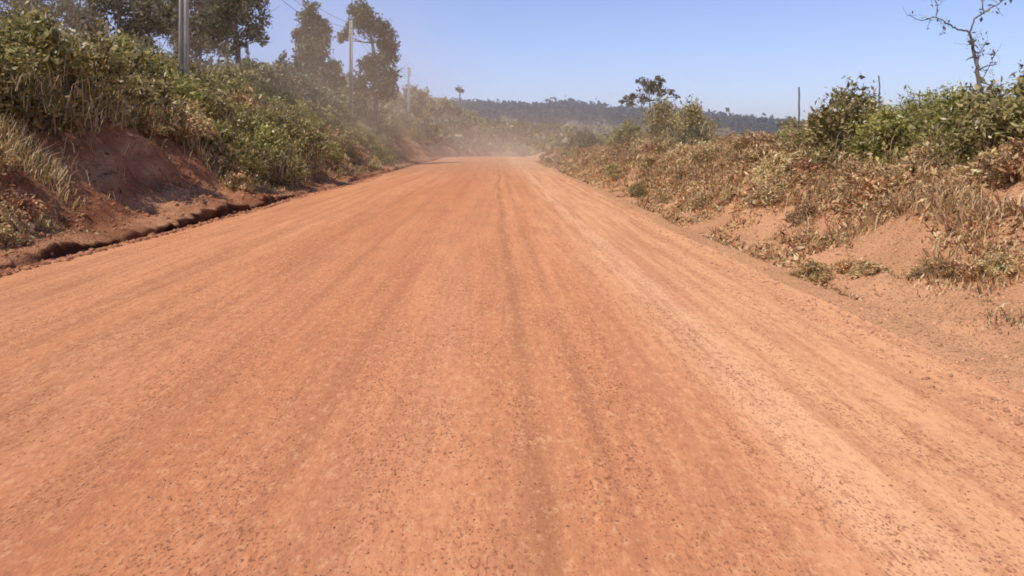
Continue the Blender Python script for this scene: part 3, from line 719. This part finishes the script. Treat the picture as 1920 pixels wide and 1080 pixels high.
S = .0022 + .0045 * R.uniform(0, 1, n) ** 4
obj('gravel', mk_mesh('gravel', *stones(X, Y, S, np.array([.38, .16, .085]) * np.ones((n, 3)))), M_stone, kind='stuff', label='fine dark red gravel scattered over the near road', category='gravel')
n = 16000
X, Y, d = scatter(n, 1, 3.5, 40, -.5, 3.5, 1.3); S = .004 + .022 * R.uniform(0, 1, n) ** 5
X2, Y2, d2 = scatter(n, -1, 4, 40, -.25, 2.0, 1.6); S2 = .006 + .060 * R.uniform(0, 1, n) ** 9
obj('soil_clods', mk_mesh('soil_clods', *stones(np.r_[X, X2], np.r_[Y, Y2], np.r_[S, S2], np.concatenate([np.tile([.58, .29, .155], (n, 1)), np.tile([.36, .15, .075], (n, 1))]), .1)), M_stone, kind='stuff', label='crumbled red soil clods along both edges of the road', category='soil clods')

# ------------------------------------------------------------------ dust hanging over the road, and distance haze
def vol_box(name, x0, x1, y0, y1, z0, z1, mat, label):
    v, f, _ = box((x0 + x1) / 2, (y0 + y1) / 2, (z0 + z1) / 2, x1 - x0, y1 - y0, z1 - z0)
    return obj(name, mk_mesh(name, v, f), mat, None, kind='stuff', label=label, category='haze')
m, nt, ns, ls = newmat('road_dust')
out = N(ns, 'ShaderNodeOutputMaterial'); vs = N(ns, 'ShaderNodeVolumeScatter', Anisotropy=0.0)
vs.inputs['Color'].default_value = (.84, .62, .41, 1)
co = N(ns, 'ShaderNodeNewGeometry').outputs['Position']; sep = N(ns, 'ShaderNodeSeparateXYZ'); ls.new(co, sep.inputs[0])
left = rmp(ns, ls, sep.outputs[0], 2, -14)
hz = mathn(ns, ls, 'ADD', mathn(ns, ls, 'MULTIPLY', rmp(ns, ls, sep.outputs[2], 20, 1), left), mathn(ns, ls, 'MULTIPLY', rmp(ns, ls, sep.outputs[2], 8, 0), mathn(ns, ls, 'SUBTRACT', 1.0, left)))
fx = rmp(ns, ls, mathn(ns, ls, 'ABSOLUTE', mathn(ns, ls, 'ADD', sep.outputs[0], 16)), 42, 14)
fy = mathn(ns, ls, 'MULTIPLY', rmp(ns, ls, sep.outputs[1], 17, 50), rmp(ns, ls, sep.outputs[1], 165, 130))
nz = rmp(ns, ls, noise(ns, ls, mapping(ns, ls, co, (.05, .03, .09)), 1, 2), .36, .64, .15, 1.7)
dn = mathn(ns, ls, 'MULTIPLY', mathn(ns, ls, 'MULTIPLY', hz, fx), mathn(ns, ls, 'MULTIPLY', fy, nz))
ls.new(mathn(ns, ls, 'MULTIPLY', dn, mathn(ns, ls, 'MULTIPLY_ADD', left, .0085, .0115)), vs.inputs['Density']); ls.new(vs.outputs[0], out.inputs['Volume'])
vol_box('dust_haze', -60, 27, 16, 166, -6, 21, m, 'brown dust hanging over the road before the bend')
m, nt, ns, ls = newmat('air_haze')
out = N(ns, 'ShaderNodeOutputMaterial'); vs = N(ns, 'ShaderNodeVolumeScatter', Density=.0009, Anisotropy=.2)
vs.inputs['Color'].default_value = (.72, .84, 1, 1); ls.new(vs.outputs[0], out.inputs['Volume'])
vol_box('air_haze', -900, 1100, 170, 1600, -20, 60, m, 'bluish distance haze in front of the wooded ridge')

# ------------------------------------------------------------------ light, sky, camera
sd = np.array([-.52, -.60, 1.05]); sd /= np.linalg.norm(sd)
el = math.asin(sd[2]); az = math.atan2(sd[0], sd[1])
w = bpy.data.worlds.new('World'); sc.world = w; w.use_nodes = True
ns = w.node_tree.nodes; ls = w.node_tree.links; ns.clear()
sky = N(ns, 'ShaderNodeTexSky', sky_type='NISHITA', sun_disc=False, sun_elevation=el, sun_rotation=az % (2 * math.pi), altitude=300, air_density=1.0, dust_density=0.0, ozone_density=3.0)
tc = N(ns, 'ShaderNodeTexCoord'); va = N(ns, 'ShaderNodeVectorMath', operation='ADD'); ls.new(tc.outputs['Generated'], va.inputs[0]); va.inputs[1].default_value = (0, 0, .055)
ls.new(va.outputs[0], sky.inputs[0])
hs = N(ns, 'ShaderNodeHueSaturation', Saturation=1.10, Value=1.0); ls.new(sky.outputs[0], hs.inputs['Color'])
tint = mixc(ns, ls, 1.0, hs.outputs[0], (1.25, 1.0, 1.05), 'MULTIPLY')
bg = N(ns, 'ShaderNodeBackground', Strength=.160); ls.new(tint, bg.inputs[0])
wo = N(ns, 'ShaderNodeOutputWorld'); ls.new(bg.outputs[0], wo.inputs[0])
sl = bpy.data.lights.new('sun', 'SUN'); sl.energy = 3.85; sl.angle = math.radians(.5); sl.color = (1, .93, .82)
so = bpy.data.objects.new('sun', sl); COL.objects.link(so)
from mathutils import Vector
so.rotation_euler = Vector(sd).to_track_quat('Z', 'Y').to_euler(); so.location = (-30, 20, 60)
cd = bpy.data.cameras.new('camera'); cam = bpy.data.objects.new('camera', cd); COL.objects.link(cam)
cd.lens = 28; cd.sensor_width = 36; cd.clip_start = .05; cd.clip_end = 5000
cd.shift_x = 30 / 1920; cd.shift_y = -270 / 1920
cam.location = (0, 0, CAMH); cam.rotation_euler = (math.radians(90), 0, 0)
sc.camera = cam
sc.view_settings.view_transform = 'Standard'; sc.view_settings.look = 'None'; sc.view_settings.exposure = 0; sc.view_settings.gamma = 1
sc.render.engine = 'CYCLES'
cy = sc.cycles
cy.max_bounces = 6; cy.diffuse_bounces = 3; cy.transmission_bounces = 3; cy.glossy_bounces = 1; cy.volume_bounces = 2; cy.transparent_max_bounces = 4
cy.volume_max_steps = 48; cy.volume_step_rate = 2.0
cy.use_denoising = True
cy.filter_width = 1.8
